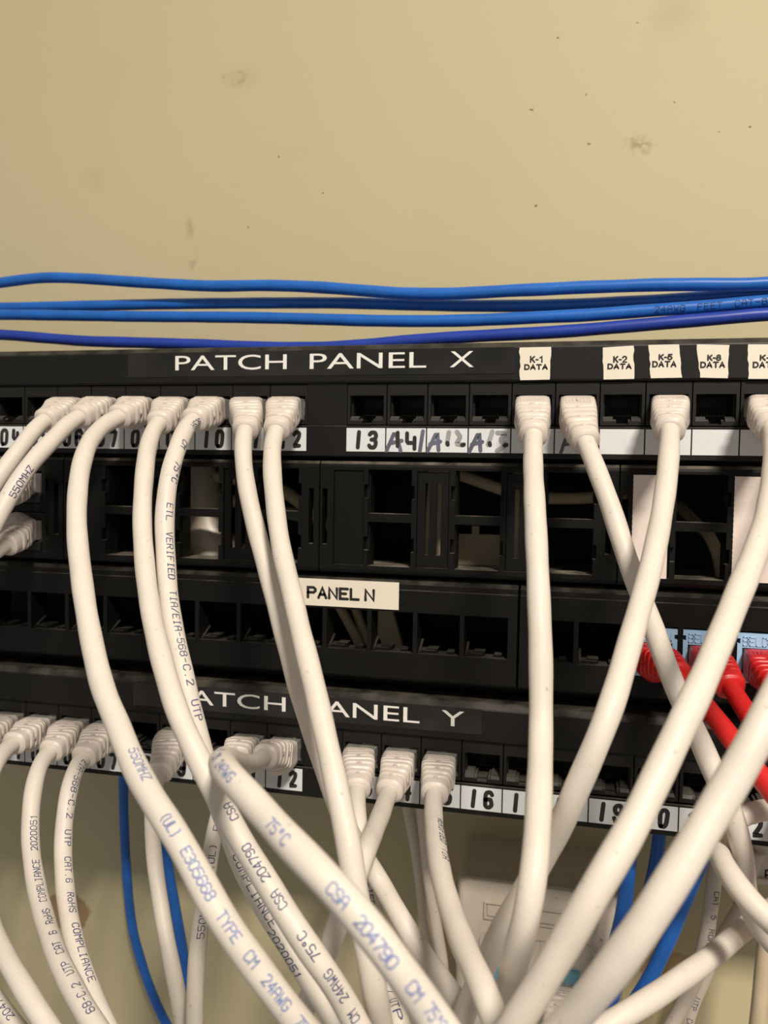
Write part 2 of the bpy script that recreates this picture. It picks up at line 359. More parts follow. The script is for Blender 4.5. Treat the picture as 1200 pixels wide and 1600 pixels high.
def patch_panel(name, zo, label, ports, tape_text, labels):
    root = empty('patch_bay', (0, 0, zo)); tag(root, label, 'patch bay')
    xa, xb = -216, 232; ga, gb = (-12*PITCH, 0), (PITCH, 13*PITCH)
    mb = MB()
    mb.extrude_x([(16, 14.8), (1.6, 14.8), (.6, 14.5), (-.9, 12.8), (-1.1, 12.3), (-1.1, .9), (-.6, .25), (.8, .25), (.8, 2.5), (16, 2.5)], xa, xb)
    mb.plate(xa, xb, -16.1, .3, .1, 14, [(*ga, -16, .1), (*gb, -16, .1)])
    mb.extrude_x([(14, -16.0), (-.4, -16.0), (-.7, -16.3), (-.7, -27.5), (-.4, -27.8), (14, -27.8)], xa, xb)
    mb.build('faceplate', 'black', root)
    mb = MB(); mb.box(xa+20, xb-20, 16.1, 57, -27.7, 11); mb.build('light_block_housing', 'black', root)  # added body, deepened to block light from the wall behind the panel
    for n in ports:
        j = obj('jack', JM, 'jack', root, (port_x(n), .35, 0)); obj('contacts', CM, 'gold', j)
        lb = labels.get(n, '')
        x0, x1 = port_i(n)*PITCH+.25, (port_i(n)+1)*PITCH-.25
        p = MB(); p.box(x0, x1, -.8, -.6, -25.8, -16.9); lo = p.build('number_label', 'paper', root)
        if lb:
            if lb == 'A41':
                marker_text(lo, [([[(x0+.2, -25.4), (x0+3.4, -17.8), (x0+5.6, -25.4)], [(x0+1.6, -22.6), (x0+6, -21.6)], [(x0+13, -25.3), (x0+14, -18)]], 1.5, 'marker_b'),
                                 ([[(x0+4.4, -18.6), (x0+4.4, -23.6)], [(x0+8, -18.8), (x0+8, -22.4), (x0+10.6, -22.4)], [(x0+10.9, -20.4), (x0+10.9, -24.6)]], 1.5, 'marker')])
            elif lb in ('A12', 'A13'):
                marker_text(lo, [([[(x0+.3, -25.4), (x0+3.8, -18), (x0+4.4, -25)], [(x0+1.2, -22.8), (x0+5, -21.8)]], 1.5, 'marker_b'),
                                 ([[(x0+8.2, -18.4), (x0+7.6, -22.6)], [(x0+11.2, -18.2), (x0+12.6, -20), (x0+11, -22.6), (x0+13.6, -23)]] if lb == 'A12' else
                                  [[(x0+8.6, -18), (x0+7.2, -22.8)], [(x0+10.5, -18.4), (x0+13.4, -18.6), (x0+11.6, -21), (x0+13.6, -23), (x0+10.6, -25)]], 1.7, 'marker_g'),
                                 ([[(x0+7.7, -22.2), (x0+7.9, -22.9)], [(x0+13.2, -23), (x0+13.9, -22.8)]], 1.5, 'marker')])
            elif lb == 'F':
                marker_text(lo, [([[(x0+2.2, -25.4), (x0+4, -19.6), (x0+6.6, -18.6)], [(x0+2.9, -22.6), (x0+7, -22)]], 1.2, 'marker_b')])
            else:
                sh = {'04': 1.5, '12': 1.0}.get(lb, 0)
                marker_text(lo, [(hand(lb, x0, x1, -25.8, -16.9, n, sh), 1.6, 'marker')])
    # clear-edged tape with the panel's name
    x0, x1, z0, z1 = tape_text['tape']
    mb = MB(); mb.box(x0, x1, -1.32, -1.1, z0-zo, z1-zo); t = mb.build('name_tape', 'tape', root)
    for wd, a, b, c, d in tape_text['words']:
        obj('lettering', word_mesh('lettering', wd, a, b, c-zo, d-zo, -1.36), 'ink_white', t)
    return root
def px_box(u0, v0, u1, v1, y=-1.3):
    a, b = at(u0, v0, y), at(u1, v1, y); return a.x, b.x, b.z, a.z
ZX, ZY = 0., -134.2
X_WORDS = [('PATCH', 274, 448), ('PANEL', 484, 666), ('X', 703, 740)]
Y_WORDS = [('PATCH', 275, 452), ('PANEL', 487, 666), ('Y', 701, 737)]
def words(lst, z0, z1):
    return [(t, at(a, 570, -1.3).x, at(b, 570, -1.3).x, z0, z1) for t, a, b in lst]
panel_x = patch_panel('patch_panel', ZX, 'black patch panel named PATCH PANEL X, topmost in the rack', range(1, 25),
    {'tape': (-76.2, 79, 3.1, 12.6), 'words': words(X_WORDS, 5.6, 11.4)},
    {1: '01', 2: '02', 3: '03', 4: '04', 5: '05', 6: '06', 7: '07', 8: '08', 9: '09', 10: '10', 11: '11', 12: '12', 13: '13', 14: 'A41', 15: 'A12', 16: 'A13', 18: 'F'})
panel_y = patch_panel('patch_panel', ZY, 'black patch panel named PATCH PANEL Y, lowest in the rack', range(1, 25),
    {'tape': (-73.5, 70, ZY+3.2, ZY+12.6), 'words': words(Y_WORDS, ZY+5.6, ZY+11.4)},
    {n: '%02d' % n for n in range(1, 25)})
# torn data stickers on panel X
def sticker(corners, lines, label, seed):
    r = random.Random(seed); pts = []
    c = [at(u, v, -1.3) for u, v in corners]
    torn = {0: .04, 1: .22, 2: .04, 3: .28}
    for k in range(4):
        a, b = c[k], c[(k+1) % 4]
        n = 7 if torn[k] > .1 else 2
        for i in range(n):
            t = i/n; j = r.uniform(-1, 1)*torn[k] if i else 0
            pts.append((a.x+(b.x-a.x)*t+j, a.z+(b.z-a.z)*t))
    mb = MB(); mb.poly_y(pts, -1.32, -1.1); o = mb.build('data_sticker', 'cream', panel_x); tag(o, label)
    for t, (u0, v0, u1, v1) in lines:
        a, b, cc, d = px_box(u0, v0, u1, v1)
        bold_word(o, t, a, b, cc, d, -1.36, .58)
sticker([(812, 543), (861, 542), (859, 593), (813, 594)], [('K-1', (828, 556, 848, 567)), ('DATA', (819, 569, 856, 578))], 'cream sticker printed K-1 DATA', 1)
sticker([(942, 543), (990, 540), (991, 592), (943, 593)], [('K-2', (958, 556, 980, 567)), ('DATA', (949, 568, 987, 577))], 'cream sticker printed K-2 DATA', 2)
sticker([(1013, 539), (1061, 538), (1066, 590), (1017, 591)], [('K-5', (1029, 553, 1051, 563)), ('DATA', (1019, 564, 1057, 574))], 'cream sticker printed K-5 DATA', 3)
sticker([(1089, 538), (1140, 539), (1137, 591), (1094, 590)], [('K-8', (1105, 554, 1127, 564)), ('DATA', (1094, 565, 1133, 575))], 'cream sticker printed K-8 DATA', 4)
sticker([(1169, 538), (1222, 538), (1220, 592), (1169, 592)], [('K-', (1187, 554, 1203, 564)), ('DATA', (1176, 565, 1216, 575))], 'cream sticker over a used port right of K-8', 5)

# ------------------------------------------------------------------ row two: modular panel with open windows
MOD_W, MOD_X = 111.9, [-218.6, -106.7, 5.2, 117.1]
ZT, ZB = -29.3, -72.7
WX = [19.4, 52.9, 86.4]; WW = 16.9
PLATES = [(5.6, 17.6), (38.3, 50.6), (71.8, 84.1)]
def module_mesh():
    mb = MB(); holes = []
    for x in WX:
        for zt, zb in ((-32.6, -49.4), (-52.6, -69.5)):
            holes += [(x, x+WW, zb, zt), (x-1.6, x+.1, zt-10.9, zt-5.7), (x+WW-.1, x+WW+1.2, zt-11.1, zt-5.9)]
    for a, b in PLATES: holes.append((a, b, -69.4, -33.0))
    holes += [(1.1, 3.1, -61.8, -40.2), (107.5, 109.5, -61.8, -40.2)]
    mb.plate(.25, MOD_W-.25, -71.2, -31.6, 0, 5, holes)
    for x in WX:                                               # inner rails that stand back in each window
        mb.box(x-1.4, x+.4, 2.2, 9, -71, -32); mb.box(x+WW-.4, x+WW+1.4, 5, 9, -71, -32)
        mb.box(x, x+WW, 5, 14, -71, -69.7); mb.box(x, x+WW, 5, 9, -52.4, -49.6)
    mb.extrude_x([(0, -31.6), (.25, -30.6), (.9, -29.8), (2, -29.4), (3, ZT), (10, ZT), (10, -31.6)], .25, MOD_W-.25)
    mb.extrude_x([(0, -71.2), (.5, -72.2), (1.5, ZB), (10, ZB), (10, -71.2)], .25, MOD_W-.25)
    return mb.mesh('module_frame')
MODM = module_mesh()
def slotted_mesh():
    mb = MB(); mb.plate(.25, 12.0, -69.2, -33.3, .7, 2.2, [(3.1, 4.7, -64.6, -37.4), (7.4, 9.2, -64.6, -37.4)]); return mb.mesh('slotted_plate')
def blank_mesh():
    mb = MB(); mb.box(.25, 11.75, .6, 2.2, -69.2, -33.3); return mb.mesh('blank_plate')
SLM, BLM = slotted_mesh(), blank_mesh()
row2 = empty('modular_panel', (0, 0, 0))
tag(row2, 'black modular panel with square open windows and slotted plates, under PATCH PANEL X', 'modular panel')
def pink(parent, u0, v0, u1, v1):
    a, b = at(u0, v0, -.2), at(u1, v1, -.2)
    mb = MB(); r = random.Random(int(u0)); n = 40
    left = [(a.x+(.12 if i % 2 else 0), a.z+(b.z-a.z)*i/n) for i in range(n+1)]
    mb.poly_y(left+[(b.x, b.z), (b.x, a.z)], -.35, -.1)
    return tag(mb.build('paper_strip', 'pink', parent), 'blank pinkish paper strip')
for k, mx in enumerate(MOD_X):
    f = obj('module_frame', MODM, 'module', row2, (mx, 0, 0))
    for q, (a, b) in enumerate(PLATES):
        o = obj('blank_plate' if q == 0 else 'slotted_plate', BLM if q == 0 else SLM, 'module', f, (a, 0, 0))
    if k == 3:
        for a in (4.6, 38.3):
            mb = MB(); n = 40
            mb.poly_y([(a+(.12 if i % 2 else 0), -33-36.6*i/n) for i in range(n+1)]+[(a+12.2, -69.6), (a+12.2, -33)], -.35, -.1)
            tag(mb.build('paper_strip', 'pink', f), 'blank pinkish paper strip')
    if k == 0:                                                 # two black jacks in the last window
        for zc in (-41.2, -61.3):
            mb = MB()
            mb.plate(-8.2, 8.2, -8.2, 8.2, .6, 9, [(-6.3, 6.3, -3.2, 5.6)]); mb.box(-8.2, 8.2, 9, 16, -8.2, 8.2)
            mb.extrude_x([(.6, -3.4), (-.6, -4.2), (-.6, -7.6), (.6, -8)], -6.6, 6.6)
            mb.build('jack', 'jack', f, loc=(WX[2]+WW/2, 0, zc))
rear = MB(); rear.box(-215, 228, 58, 60, -73.6, -28)
for za, zb_ in ((-30.4, -27.95), (-73.6, -72.2)): rear.box(-215, 228, 9.5, 58, za, zb_)
rear.build('light_block_cover', 'module', row2)  # added backing and flanges: keep windows dark, hide lit wall in the gaps

# ------------------------------------------------------------------ row three: PANEL N
row3 = empty('modular_panel', (0, 0, 0))
tag(row3, 'black panel of open jack bays with the PANEL N sticker, above PATCH PANEL Y', 'modular panel')
BAY = 17.93
def bay_mesh():
    mb = MB(); Wd = 8*BAY+5.2; holes = [(3.4+k*BAY, 3.4+k*BAY+16.2, -102.3, -86.7) for k in range(8)]
    mb.plate(.15, Wd-.15, -112.2, -78.4, 0, 3.2, holes)
    for k in range(9): mb.box(1.9+k*BAY, 3.3+k*BAY, 3.2, 11, -104, -85)
    mb.extrude_x([(0, -78.4), (.9, -78.1), (1.0, -76.2), (3.4, -74.6), (4, -74.2), (12, -74.2), (12, -78.4)], .15, Wd-.15)
    mb.extrude_x([(0, -112.2), (.5, -112.9), (1.6, -113.6), (12, -113.6), (12, -112.2)], .15, Wd-.15)
    for k in range(8):
        x = 3.4+k*BAY
        mb.box(x, x+16.2, 3.2, 9, -105, -102.5)
        mb.box(x+.3, x+6.6, 2.0, 8.5, -102.6, -101.2); mb.box(x+3.2, x+7.4, 3.5, 9, -102.6, -100.7)
        mb.box(x+11, x+13.8, 2.5, 8, -102.6, -101.3)
        mb.extrude_x([(1.5, -101.8), (9, -98.2), (9, -99.2), (2.2, -102.4)], x+.2, x+1.1)
    return mb.mesh('bay_frame')
rear = MB(); rear.box(-215, 228, 58, 60, -118.6, -73.9)
for za, zb_ in ((-75.4, -73.9), (-118.6, -112.8)): rear.box(-215, 228, 11.5 if za > -80 else 16.5, 58, za, zb_)
rear.build('light_block_cover', 'bay', row3)  # added light block behind the bays, flanges close the bright gaps
BAYM = bay_mesh()
BX = [-66.4-148.9, -66.4, 82.9]
frames = [obj('bay_frame', BAYM, 'bay', row3, (x, 0, 0)) for x in BX]
mb = MB(); a = at(452, 905, -1.2); mb.box(a.x-6, 37.3, -.35, -.1, -85.9, -75.4)
mb.v = [(x, y-(.9 if z > -80 else 0)*0, z) for x, y, z in mb.v]
st = tag(mb.build('name_sticker', 'cream', row3), 'cream sticker printed PANEL N')
for t, u0, u1 in (('PANEL', 479, 560), ('N', 569, 586)):
    bold_word(st, t, at(u0, 928, -.4).x, at(u1, 928, -.4).x, -83.3, -78.3, -.39, 1.12)
def blue_jack(parent, x, z, y, m='ltblue', text=True, sc=1.0):
    mb = MB()
    mb.plate(-8, 8, -17.3*sc, 0, 0, 4, [(-6.4, 6.4, -14.2, -5.0), (-8.1, -7.0, -3.6, -1.8), (7.0, 8.1, -3.6, -1.8), (-3, 3, -16, -14)])
    mb.box(-8, 8, 12, 14, -17.3*sc, 0); mb.plate(-8, 8, -17.3*sc, 0, 4, 12, [(-6.4, 6.4, -14.2, -5.0)])
    o = mb.build('jack', m, parent, loc=(x, y, z)); o['label'] = 'light blue jack'
    if text:
        g = MB(); cw = 1.55
        for k, ch in enumerate('BELDEN'):
            for s_ in G[ch]:
                q = [(-6.1+k*2.1+px/4*cw, -4.2+pz/6*2.9) for px, pz in s_]
                for (xa, za), (xb, zb) in zip(q[:-1], q[1:]):
                    d = math.hypot(xb-xa, zb-za) or 1e-6; ex, ez = (xb-xa)/d*.16, (zb-za)/d*.16
                    g.poly_y([(xa-ex-ez, za-ez+ex), (xb+ex-ez, zb+ez+ex), (xb+ex+ez, zb+ez-ex), (xa-ex+ez, za-ez-ex)], -.25, .1)
        g.build('lettering', m, o)
    return o
for k in (2, 3, 4):
    blue_jack(frames[2], 3.4+k*BAY+8.1, -87.4, -.9)

# ------------------------------------------------------------------ cables
def resample(P, step):
    out = [P[0].copy()]; acc = 0.
    for a, b in zip(P[:-1], P[1:]):
        d = (b-a).length
        if d < 1e-9: continue
        t = step-acc
        while t <= d:
            out.append(a+(b-a)*(t/d)); t += step
        acc = d-(t-step)
    return out
def spline(ctrl, step=1.2, smooth=25):
    P = [2*ctrl[0]-ctrl[1]]+ctrl+[2*ctrl[-1]-ctrl[-2]]; out = []
    for i in range(1, len(P)-2):
        p0, p1, p2, p3 = P[i-1:i+3]
        t0 = 0; t1 = t0+max((p1-p0).length, 1e-3)**.5; t2 = t1+max((p2-p1).length, 1e-3)**.5; t3 = t2+max((p3-p2).length, 1e-3)**.5
        n = max(4, int((p2-p1).length/1.5))
        for k in range(n):
            t = t1+(t2-t1)*k/n
            A1 = p0*((t1-t)/(t1-t0))+p1*((t-t0)/(t1-t0)); A2 = p1*((t2-t)/(t2-t1))+p2*((t-t1)/(t2-t1)); A3 = p2*((t3-t)/(t3-t2))+p3*((t-t2)/(t3-t2))
            B1 = A1*((t2-t)/(t2-t0))+A2*((t-t0)/(t2-t0)); B2 = A2*((t3-t)/(t3-t1))+A3*((t-t1)/(t3-t1))
            out.append(B1*((t2-t)/(t2-t1))+B2*((t-t1)/(t2-t1)))
    out.append(ctrl[-1].copy()); out = resample(out, step)
    for _ in range(smooth):
        out = [out[0]]+[(out[i-1]+out[i]*2+out[i+1])/4 for i in range(1, len(out)-1)]+[out[-1]]
    return resample(out, step)
def frames_of(P, up0):
    T = [(P[min(i+1, len(P)-1)]-P[max(i-1, 0)]).normalized() for i in range(len(P))]
    u = (up0-T[0]*up0.dot(T[0])).normalized(); U = [u]
    for i in range(1, len(P)):
        ax = T[i-1].cross(T[i])
        if ax.length > 1e-8:
            u = Matrix.Rotation(T[i-1].angle(T[i]), 3, ax.normalized()) @ u
        u = (u-T[i]*u.dot(T[i])).normalized(); U.append(u)
    return T, U
def tube(name, P, r, m, parent, n=16, seed=0, wav=.026):
    T, U = frames_of(P, Vector((.3, .2, 1))); mb = MB(); vs = []; fs = []
    for i, p in enumerate(P):
        b = T[i].cross(U[i])
        for k in range(n):
            a = 2*math.pi*k/n
            rr = r*(1+wav*math.sin(2*a+i*.42+seed)*.6+wav*math.sin(i*.19+seed*2.3)*.5)
            vs.append(p+U[i]*(math.cos(a)*rr)+b*(math.sin(a)*rr))
    for i in range(len(P)-1):
        for k in range(n): fs.append((i*n+k, i*n+(k+1) % n, (i+1)*n+(k+1) % n, (i+1)*n+k))
    fs += [tuple(range(n)), tuple(reversed(range((len(P)-1)*n, len(P)*n)))]
    mb.add(vs, fs); return mb.build(name, m, parent, True)
def boot_mesh(P, T, U, s0, s1, step, hood, name='boot', k_r=1.0):
    n = 48; rows = []; NS = int((s1-s0)/.20)
    for j in range(NS+1):
        s = s0+(s1-s0)*j/NS; q = s/step; i = min(int(q), len(P)-2); f = q-i
        p = P[i].lerp(P[i+1], f); t = T[i].lerp(T[i+1], f).normalized(); u = U[i].lerp(U[i+1], f); u = (u-t*u.dot(t)).normalized(); b = t.cross(u)
        x = (s-s0)/(s1-s0)
        tp = max(0., (x-.34)/.66); tp = tp*tp*(3-2*tp)
        a_ = 6.15+(4.75-6.15)*tp; b_ = 4.75+(4.55-4.75)*tp; ex = 6.5+(2.4-6.5)*tp
        gr = 0.; ph = 0
        if .38 < x < .92:
            y = (x-.38)/.54*4.999; ph = int(y); fr = y-ph
            gr = 1.35*max(0., min(1., (math.sin(math.pi*min(1., fr/.46))*2.2 if fr < .46 else 0)))
        edge = .55*max(0., 1-(s-s0)/.6)+(1.1*max(0., 1-(s1-s)/.9))
        row = []
        for k in range(n):
            th = 2*math.pi*k/n; c, sn = math.cos(th), math.sin(th)
            rr = (abs(c/a_)**ex+abs(sn/b_)**ex)**(-1/ex)
            g = gr
            if ph % 2 == 0 and abs(c) < .22 : g = 0         # bridge across every other groove
            if ph % 2 == 1 and abs(sn) < .2: g = 0
            rr -= g+edge
            h = 0.
            if hood and sn*hood > 0:
                hx = max(0., 1-abs((x-.22)/.30)); h = 3.6*(hx**.6)*max(0., sn*hood)**3
            rr += h
            row.append(p+b*(-c*rr)+u*(sn*rr))
        rows.append(row)
    mb = MB(); vs = [q for r_ in rows for q in r_]; fs = []
    for j in range(len(rows)-1):
        for k in range(n): fs.append((j*n+k, j*n+(k+1) % n, (j+1)*n+(k+1) % n, (j+1)*n+k))
    fs += [tuple(range(n)), tuple(reversed(range((len(rows)-1)*n, len(rows)*n)))]
    mb.add(vs, fs); return mb
def emblem(P, T, U, s0, step, hood, parent, m):
    """raised frame with worn relief bars on the face opposite the lever"""
    def pt(s, x, h):
        q = s/step; i = min(int(q), len(P)-2); f = q-i; p = P[i].lerp(P[i+1], f); t = T[i].lerp(T[i+1], f).normalized()
        u = U[i]; u = (u-t*u.dot(t)).normalized(); return p+t.cross(u)*-x+u*(h*-hood)
    mb = MB(); r = random.Random(len(RUNS))
    bars = [(4.6, 4.9, -4.2, 4.2), (8.2, 8.5, -4.2, 4.2), (4.9, 8.2, -4.2, -3.9), (4.9, 8.2, 3.9, 4.2)]
    bars += [(5.5, 7.6, -3.2+k*1.25, -2.75+k*1.25) for k in range(6)]+[(5.5+r.choice((0, .9, 1.7)), 5.9+r.choice((0, .9, 1.7)), -3.2+k*1.25, -2.1+k*1.25) for k in range(5)]
    for a, b, c, d in bars:
        if b <= a: a, b = b, a+.5
        vs = [pt(s0+ss, x, h) for h in (4.3, 4.92) for ss, x in ((a, c), (b, c), (b, d), (a, d))]
        mb.add(vs, [(0, 1, 2, 3), (4, 5, 6, 7), (0, 1, 5, 4), (1, 2, 6, 5), (2, 3, 7, 6), (3, 0, 4, 7)])
    mb.build('emblem', m, parent)
def text_on(P, R, texts, parent, default='ink'):
    T, U = frames_of(P, Vector((0, 0, 1))); step = (P[1]-P[0]).length
    PX = [proj(p) for p in P]
    def loc(s):
        q = min(max(s/step, 0), len(P)-1.001); i = int(q); f = q-i
        p = P[i].lerp(P[i+1], f); t = T[i].lerp(T[i+1], f).normalized()
        nn = (CAM-p); nn = (nn-t*nn.dot(t)).normalized(); return p, t, nn
    for tx in texts:
        body, (u, v), dr, off = tx[:4]; mk = tx[4] if len(tx) > 4 else default
        adv = tx[5] if len(tx) > 5 else 2.15; xo = [0.]
        for ch in body: xo.append(xo[-1]+adv*(1.7 if ch == ' ' else 1.))
        i0 = min(range(len(P)), key=lambda i: (PX[i][0]-u)**2+(PX[i][1]-v)**2); s0 = i0*step
        H, Wc, wd = 2.15, max(1.2, adv*.68), .27; mb = MB()
        def surf(x, y):
            p, t, nn = loc(s0+dr*x); lat = nn.cross(t); al = (off*R*1.0+dr*y)/R
            return p+(nn*math.cos(al)+lat*math.sin(al))*(R*1.018+.03)
        for k, ch in enumerate(body):
            if ch not in G: continue
            for st_ in G[ch]:
                pts = [(xo[k]+px/4*Wc, (pz/6-.5)*H) for px, pz in st_]
                for (xa, ya), (xb, yb) in zip(pts[:-1], pts[1:]):
                    d = math.hypot(xb-xa, yb-ya) or 1e-6; ex, ey = (xb-xa)/d*wd/2, (yb-ya)/d*wd/2
                    xa2, ya2, xb2, yb2 = xa-ex, ya-ey, xb+ex, yb+ey; nx, ny = -ey, ex
                    ns = max(1, int(d/.5)); vs = []
                    for q in range(ns+1):
                        x, y = xa2+(xb2-xa2)*q/ns, ya2+(yb2-ya2)*q/ns
                        vs += [surf(x+nx, y+ny), surf(x-nx, y-ny)]
                    mb.add(vs, [(2*q, 2*q+2, 2*q+3, 2*q+1) for q in range(ns)])
        if mb.v: mb.build('printed_text', mk, parent)
def plug_mesh(hood):
    mb = MB(); mb.box(-5.85, 5.85, -5.5, 6, -4.1, 4.1, .35)
    s = hood or -1
    mb.extrude_x([(6, s*4.1), (-5.5, s*4.1), (-5.5, s*5.6), (2, s*5.0)], -1.6, 1.6)
    mb.box(-5.3, 5.3, -3.2, -2.4, -4.25, 4.25)
    return mb.mesh('plug')
PLUGM = {-1: plug_mesh(-1), 1: plug_mesh(1)}
NC = [0]; RUNS = []
def extend(pts):
    """a cable that leaves the frame runs on and hangs down"""
    d = (pts[-1]-pts[-2]).normalized(); e = pts[-1]
    return pts+[e+d*14+Vector((0, 0, -6)), e+d*20+Vector((0, 0, -26)), e+d*22+Vector((0, 0, -62)), e+d*22+Vector((0, 0, -110))]
def patch_cable(label, origin, ctrl, group, jm='white', bm_='boot', R=3.1, hood=-1, texts=(), blen=27., clear=3.6, default='ink'):
    """origin: (x, y, z) of the jack mouth or None; ctrl: (pixel u, pixel v, depth y) points of the cable's course"""
    NC[0] += 1
    pts = extend([at(*c) for c in ctrl])
    if origin is not None:
        o3 = Vector(origin)
        root = empty('patch_cable', o3); P = spline([o3+Vector((0, 6, 0)), o3, o3+Vector((0, -7, 0))]+pts)
        P = [p-o3 for p in P]; step = (P[1]-P[0]).length
        T, U = frames_of(P, Vector((0, 0, 1)))
        b = boot_mesh(P, T, U, 6+clear, 6+clear+blen, step, hood); bo_ = b.build('boot', bm_, root, True); emblem(P, T, U, 6+clear, step, hood, bo_, bm_)
        obj('plug', PLUGM[hood], 'clear', root)
        i0 = int((6+clear+blen-4)/step)
        jk = tube('jacket', P[i0:], R, jm, root, seed=NC[0])
        Pw = [p+o3 for p in P]
    else:
        o3 = pts[0]; root = empty('patch_cable', o3); Pw = spline(pts); jk = tube('jacket', [p-o3 for p in Pw], R, jm, root, seed=NC[0])
    tag(root, label, 'cable', group); RUNS.append((label, Pw, R))
    if texts:
        before = set(bpy.data.objects)
        text_on(Pw, R, texts, jk, default)
        for o in set(bpy.data.objects)-before: o.location = -o3*S
    return root
def pxo(n, panel): return (port_x(n), .2, (ZX if panel == 'X' else ZY)-9.8)
GX, GY = 'white cables plugged into PATCH PANEL X', 'white cables plugged into PATCH PANEL Y'
def lab(n, p): return 'white ribbed-boot cable plugged into port %d of PATCH PANEL %s' % (n, p)
IB = 'ink_blue'
patch_cable('white cable from port six of PATCH PANEL X, passing behind its neighbour', pxo(6, 'X'), [(90, 648, -20), (62, 662, -31), (40, 690, -40), (2, 740, -50), (-60, 840, -62), (-130, 980, -72)], GX)
patch_cable('white cable printed only 550MHZ, from port seven of PATCH PANEL X', pxo(7, 'X'), [(145, 643, -20), (116, 655, -31), (85, 685, -44), (45, 728, -57), (6, 790, -67), (-50, 900, -77), (-100, 1050, -82)], GX,
    texts=[('550MHZ', (14, 780), -1, .25)])
patch_cable('long white cable printed E305668 TYPE CM, from port eight of PATCH PANEL X', pxo(8, 'X'), [(205, 643, -20), (178, 655, -31), (150, 676, -44), (130, 715, -60), (121, 770, -72), (120, 830, -80), (126, 890, -88), (134, 950, -96), (146, 1015, -104), (162, 1080, -114), (183, 1130, -122), (211, 1200, -132), (240, 1252, -140), (281, 1315, -148), (309, 1367, -151), (340, 1425, -153), (379, 1483, -153), (423, 1542, -152), (467, 1600, -150), (540, 1690, -145)], GX,
    texts=[('550MHZ', (206, 1186), 1, .42, IB, 2.1), ('(UL) E305668 TYPE CM 24AWG 75^C', (264, 1288), 1, .08, IB, 1.6)])
patch_cable('white cable with upside-down CSA and 24AWG print, from port nine of PATCH PANEL X', pxo(9, 'X'), [(260, 650, -20), (243, 667, -31), (232, 695, -42), (225, 750, -56), (222, 810, -64), (226, 880, -72), (233, 940, -80), (245, 1000, -90), (258, 1050, -98), (276, 1110, -105), (300, 1165, -109), (322, 1210, -111), (342, 1250, -113), (373, 1308, -117), (410, 1367, -120), (445, 1425, -122), (483, 1483, -125), (525, 1542, -124), (557, 1600, -122), (604, 1690, -126)], GX,
    texts=[('TYPE CM 24AWG 75^C', (584, 1644), -1, .1, 'ink', 1.65), ('CSA 204790', (454, 1413), -1, .1, 'ink', 1.65), ('CSA', (372, 1280), -1, .45, 'ink', 1.7)])
patch_cable('white cable printed ETL VERIFIED, from port ten of PATCH PANEL X', pxo(10, 'X'), [(318, 648, -20), (297, 660, -31), (283, 685, -42), (264, 745, -56), (257, 810, -62), (259, 870, -67), (264, 940, -74), (274, 1000, -81), (288, 1060, -87), (303, 1125, -90), (320, 1190, -92), (340, 1250, -94), (361, 1305, -96), (385, 1367, -98), (419, 1425, -99), (455, 1483, -99), (491, 1542, -98), (527, 1600, -97), (580, 1690, -92)], GX,
    texts=[('9CSA', (304, 662), 1, .55), ('CM', (288, 700), 1, .6), ('75^C', (273, 727), 1, .65), ('ETL VERIFIED TIA/EIA-568-C.2 UTP', (263, 790), 1, .5, 'ink'), ('RoHS COMPLIANCE', (355, 1265), 1, -.15), ('2020051', (430, 1440), 1, -.75)])
patch_cable('unprinted white cable from port eleven of PATCH PANEL X, slipping behind its neighbour', pxo(11, 'X'), [(388, 655, -18), (380, 684, -30), (381, 730, -38), (389, 780, -44), (401, 830, -48), (414, 880, -53), (428, 930, -58), (441, 980, -63), (454, 1030, -68), (467, 1080, -72), (493, 1157, -76), (508, 1203, -77), (523, 1247, -77), (540, 1290, -71), (563, 1330, -64), (592, 1375, -62), (620, 1425, -72), (655, 1483, -77), (698, 1542, -80), (740, 1600, -80), (800, 1690, -78)], GX)
patch_cable('unprinted white cable from port twelve of PATCH PANEL X, beside the blank gap', pxo(12, 'X'), [(441, 652, -18), (428, 682, -30), (425, 730, -44), (429, 780, -52), (435, 830, -59), (444, 880, -66), (457, 930, -74), (468, 980, -81), (482, 1035, -88), (497, 1098, -95), (510, 1157, -101), (523, 1215, -106), (535, 1273, -110), (547, 1332, -114), (554, 1380, -116), (563, 1430, -117), (574, 1483, -118), (584, 1542, -118), (595, 1600, -112), (612, 1690, -104)], GX)
patch_cable('white ribbed-boot cable plugged in under the K-1 DATA sticker', pxo(17, 'X'), [(833, 662, -19), (833, 690, -31), (833, 730, -46), (836, 797, -66), (841, 913, -82), (845, 1030, -90), (845, 1150, -97), (842, 1250, -114), (834, 1367, -128), (820, 1445, -131), (806, 1496, -127), (795, 1548, -121), (783, 1600, -115), (765, 1700, -122)], GX)
patch_cable('white ribbed-boot cable bending right, plugged in between the K-1 and K-2 stickers', pxo(18, 'X'), [(906, 665, -17), (919, 700, -29), (934, 738, -37), (956, 797, -43), (974, 855, -48), (994, 913, -51), (1018, 972, -53), (1039, 1033, -55), (1063, 1093, -58), (1092, 1152, -60), (1112, 1200, -62), (1135, 1250, -65), (1150, 1290, -65), (1160, 1330, -62), (1164, 1385, -57), (1175, 1430, -56), (1200, 1467, -56), (1250, 1520, -56)], GX)
patch_cable('white ribbed-boot cable plugged in under the K-5 DATA sticker', pxo(20, 'X'), [(1046, 654, -18), (1047, 677, -30), (1043, 738, -48), (1035, 797, -60), (1024, 855, -70), (1010, 913, -80), (993, 972, -90), (975, 1037, -99), (951, 1115, -109), (920, 1190, -112), (887, 1265, -110), (855, 1330, -104), (820, 1390, -101), (788, 1445, -101), (762, 1500, -99), (740, 1550, -97), (720, 1600, -95), (702, 1680, -100)], GX)
